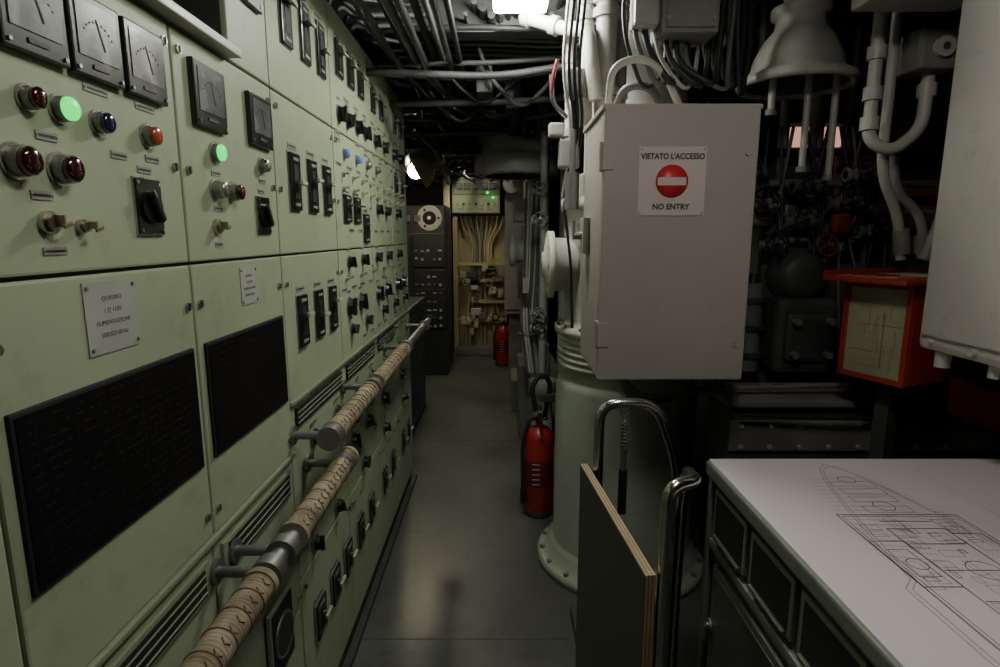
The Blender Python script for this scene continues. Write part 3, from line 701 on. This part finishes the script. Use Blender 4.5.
# ================================================================ CEILING STRUCTURE
b=B('ceiling_frames')
for k in range(11):
    y=-.6+k*.8; b.bx(-1.38,2.28,y,y+.02,2.45,2.62,DGREY); b.bx(-1.38,2.28,y-.035,y+.055,2.44,2.452,DGREY)
b.done()
b=B('ceiling_pipes')
pal=(CAB1,DGREY,MGREY,CAB3,CAB1,CAB1,DGREY,CAB3)
for k in range(9):
    x=-.50+k*.04; r=random.choice((.008,.012,.016)); z=2.38+random.uniform(-.03,.03)
    b.tube(fillet([(x,.2,z),(x,2.6+.1*k,z),(x+.05,3.3,z+.02),(x+random.uniform(-.1,.4),4.4,z-.02),(x+random.uniform(-.3,.4),7.3,z)],.25,8),r,[CAB3,DGREY,CAB1][k%3],8)
for k in range(12):
    x=-.14+k*.035; z=2.50+random.uniform(-.02,.06)
    b.tube(fillet([(x,2.5,z),(x,3.0,z),(x+random.uniform(-.1,.1),4.2,z-.1),(x,7,z-.1)],.2,5),random.uniform(.008,.018),random.choice((CAB1,CAB1,DGREY,CAB3)),8)
for k in range(7):
    y=2.55+k*.07; b.tube(fillet([(-.6,y,2.44),(-.1,y+.02,2.46),(.25,y,2.44),(.7,y,2.47)],.1),random.uniform(.008,.016),random.choice((CAB1,DGREY,CAB3)),8)
for k in range(30):
    x=random.uniform(-1.0,.35); z=random.uniform(2.24,2.44); y=random.uniform(2.8,5); r=random.uniform(.008,.03)
    b.tube(fillet([(x,y,2.6),(x,y+.1,z),(x+random.uniform(-.3,.3),y+1,z+random.uniform(-.05,.05)),(x+random.uniform(-.3,.3),7.3,z)],.12,6),r,random.choice(pal),10)
for k in range(24):
    y=2.6+k*.2; z=random.uniform(2.26,2.42); b.tube(fillet([(-1.3,y,z-.15),(-.9,y,z),(.0,y+random.uniform(-.15,.15),z),(.5,y,z+.05)],.15,6),random.uniform(.008,.022),random.choice(pal),10)
for k in range(14):
    x=random.uniform(.75,2.1); b.cyl((x,-.5,2.52+random.uniform(-.03,.05)),(x,4.5,2.52),random.uniform(.01,.03),random.choice((CAB1,DGREY,DGREY)),seg=12)
for k in range(12):
    y=2.9+k*.36; x=random.uniform(-.6,.15); b.bx(x,x+random.uniform(.06,.2),y,y+.16,2.28,2.42,random.choice((DGREY,MGREY,DGREY)),.01)
for k in range(26):
    y=2.7+random.uniform(0,3.2); x=random.uniform(-.5,.2); 
    b.tube(fillet([(x-.15,y,2.45),(x-.1,y,2.32),(x+.05,y+.1,2.18+random.uniform(0,.1)),(x+.2,y+.15,2.34),(x+.25,y+.2,2.5)],.08,6),random.uniform(.006,.014),random.choice((CAB1,CAB3,CAB1,DGREY)),8)
b.done()
b=B('cable_bundle')
for k in range(16):
    y=1.9+k*.1; x=-.56+random.uniform(0,.12)
    b.tube(fillet([(-.62,y,2.385),(-.60,y,2.45),(x,y+.1,2.5-random.uniform(0,.1)),(x+.2,y+.35,2.5),(x+.3,y+.6,2.6)],.08,6),.009,random.choice((CAB1,CAB3,CAB1)),8)
b.done()
b=B('hatch_ring')
M=Matrix.Translation((.12,4.35,2.03))
b.lathe([(.23,0),(.30,0),(.31,.02),(.31,.13),(.27,.15),(.25,.17),(.24,.59)],LGREY,M,40)
b.lathe([(.23,0),(.225,.1),(.2,.3)],DGREY,M,40)
for k in range(14):
    a=k*.4488; b.cyl((.12+.285*math.cos(a),4.35+.285*math.sin(a),2.02),(.12+.285*math.cos(a),4.35+.285*math.sin(a),2.035),.012,MGREY,seg=6)
b.done()
# ================================================================ LAMPS
def ceil_lamp(name,x,y,z,w,l,mat,hang=2.62):
    b=B(name); b.bx(x-w/2-.02,x+w/2+.02,y-l/2-.02,y+l/2+.02,z,z+.05,WHITE,.012)
    b.bx(x-w/2,x+w/2,y-l/2,y+l/2,z-.055,z+.002,mat,.015)
    b.cyl((x,y,z+.05),(x,y,hang),.015,MGREY); b.done()
ceil_lamp('added_fill_lamp',.075,2.26,2.48,.20,.14,DIFF)
ceil_lamp('added_fill_lamp',.40,.80,2.46,.15,.5,DIFFN)
ceil_lamp('added_fill_lamp',.10,5.15,2.42,.15,.3,pm('added_fill_diffuser',(.9,.9,.7),.5,emit=70,ecol=(1,.96,.80)))  # added fill light, hidden behind the hatch ring, to brighten the floor
b=B('bulkhead_lamp')
M=Matrix.Translation((-.68,5.1,2.18))@Matrix.Rotation(math.radians(62),4,'Y')@Matrix.Scale(1.15,4)
b.lathe([(.15,-.04),(.14,0),(.11,.05),(.05,.09),(.05,.18)],CREAMP,M,30); b.ball((0,0,-.05),.06,DIFFW,M)
b.tube(fillet([(-.50,5.1,2.27),(-.46,5.1,2.40),(-.48,5.1,2.62)],.04),.02,CREAMP,10); b.done()
ceil_lamp('added_fill_lamp',-.30,6.85,2.42,.12,.35,pm('lamp_diffuser_far',(.9,.9,.7),.5,emit=90,ecol=(1,.93,.68)))
w=bpy.data.worlds.new('World'); S.world=w; w.use_nodes=True
w.node_tree.nodes['Background'].inputs[0].default_value=(.5,.55,.6,1); w.node_tree.nodes['Background'].inputs[1].default_value=.01
cam=bpy.data.cameras.new('Camera'); co=bpy.data.objects.new('Camera',cam); S.collection.objects.link(co)
cam.sensor_width=36; cam.lens=20.52; cam.clip_start=.02
co.location=(0,0,EYE); co.rotation_euler=(math.radians(90-9.755),0,0)
S.camera=co
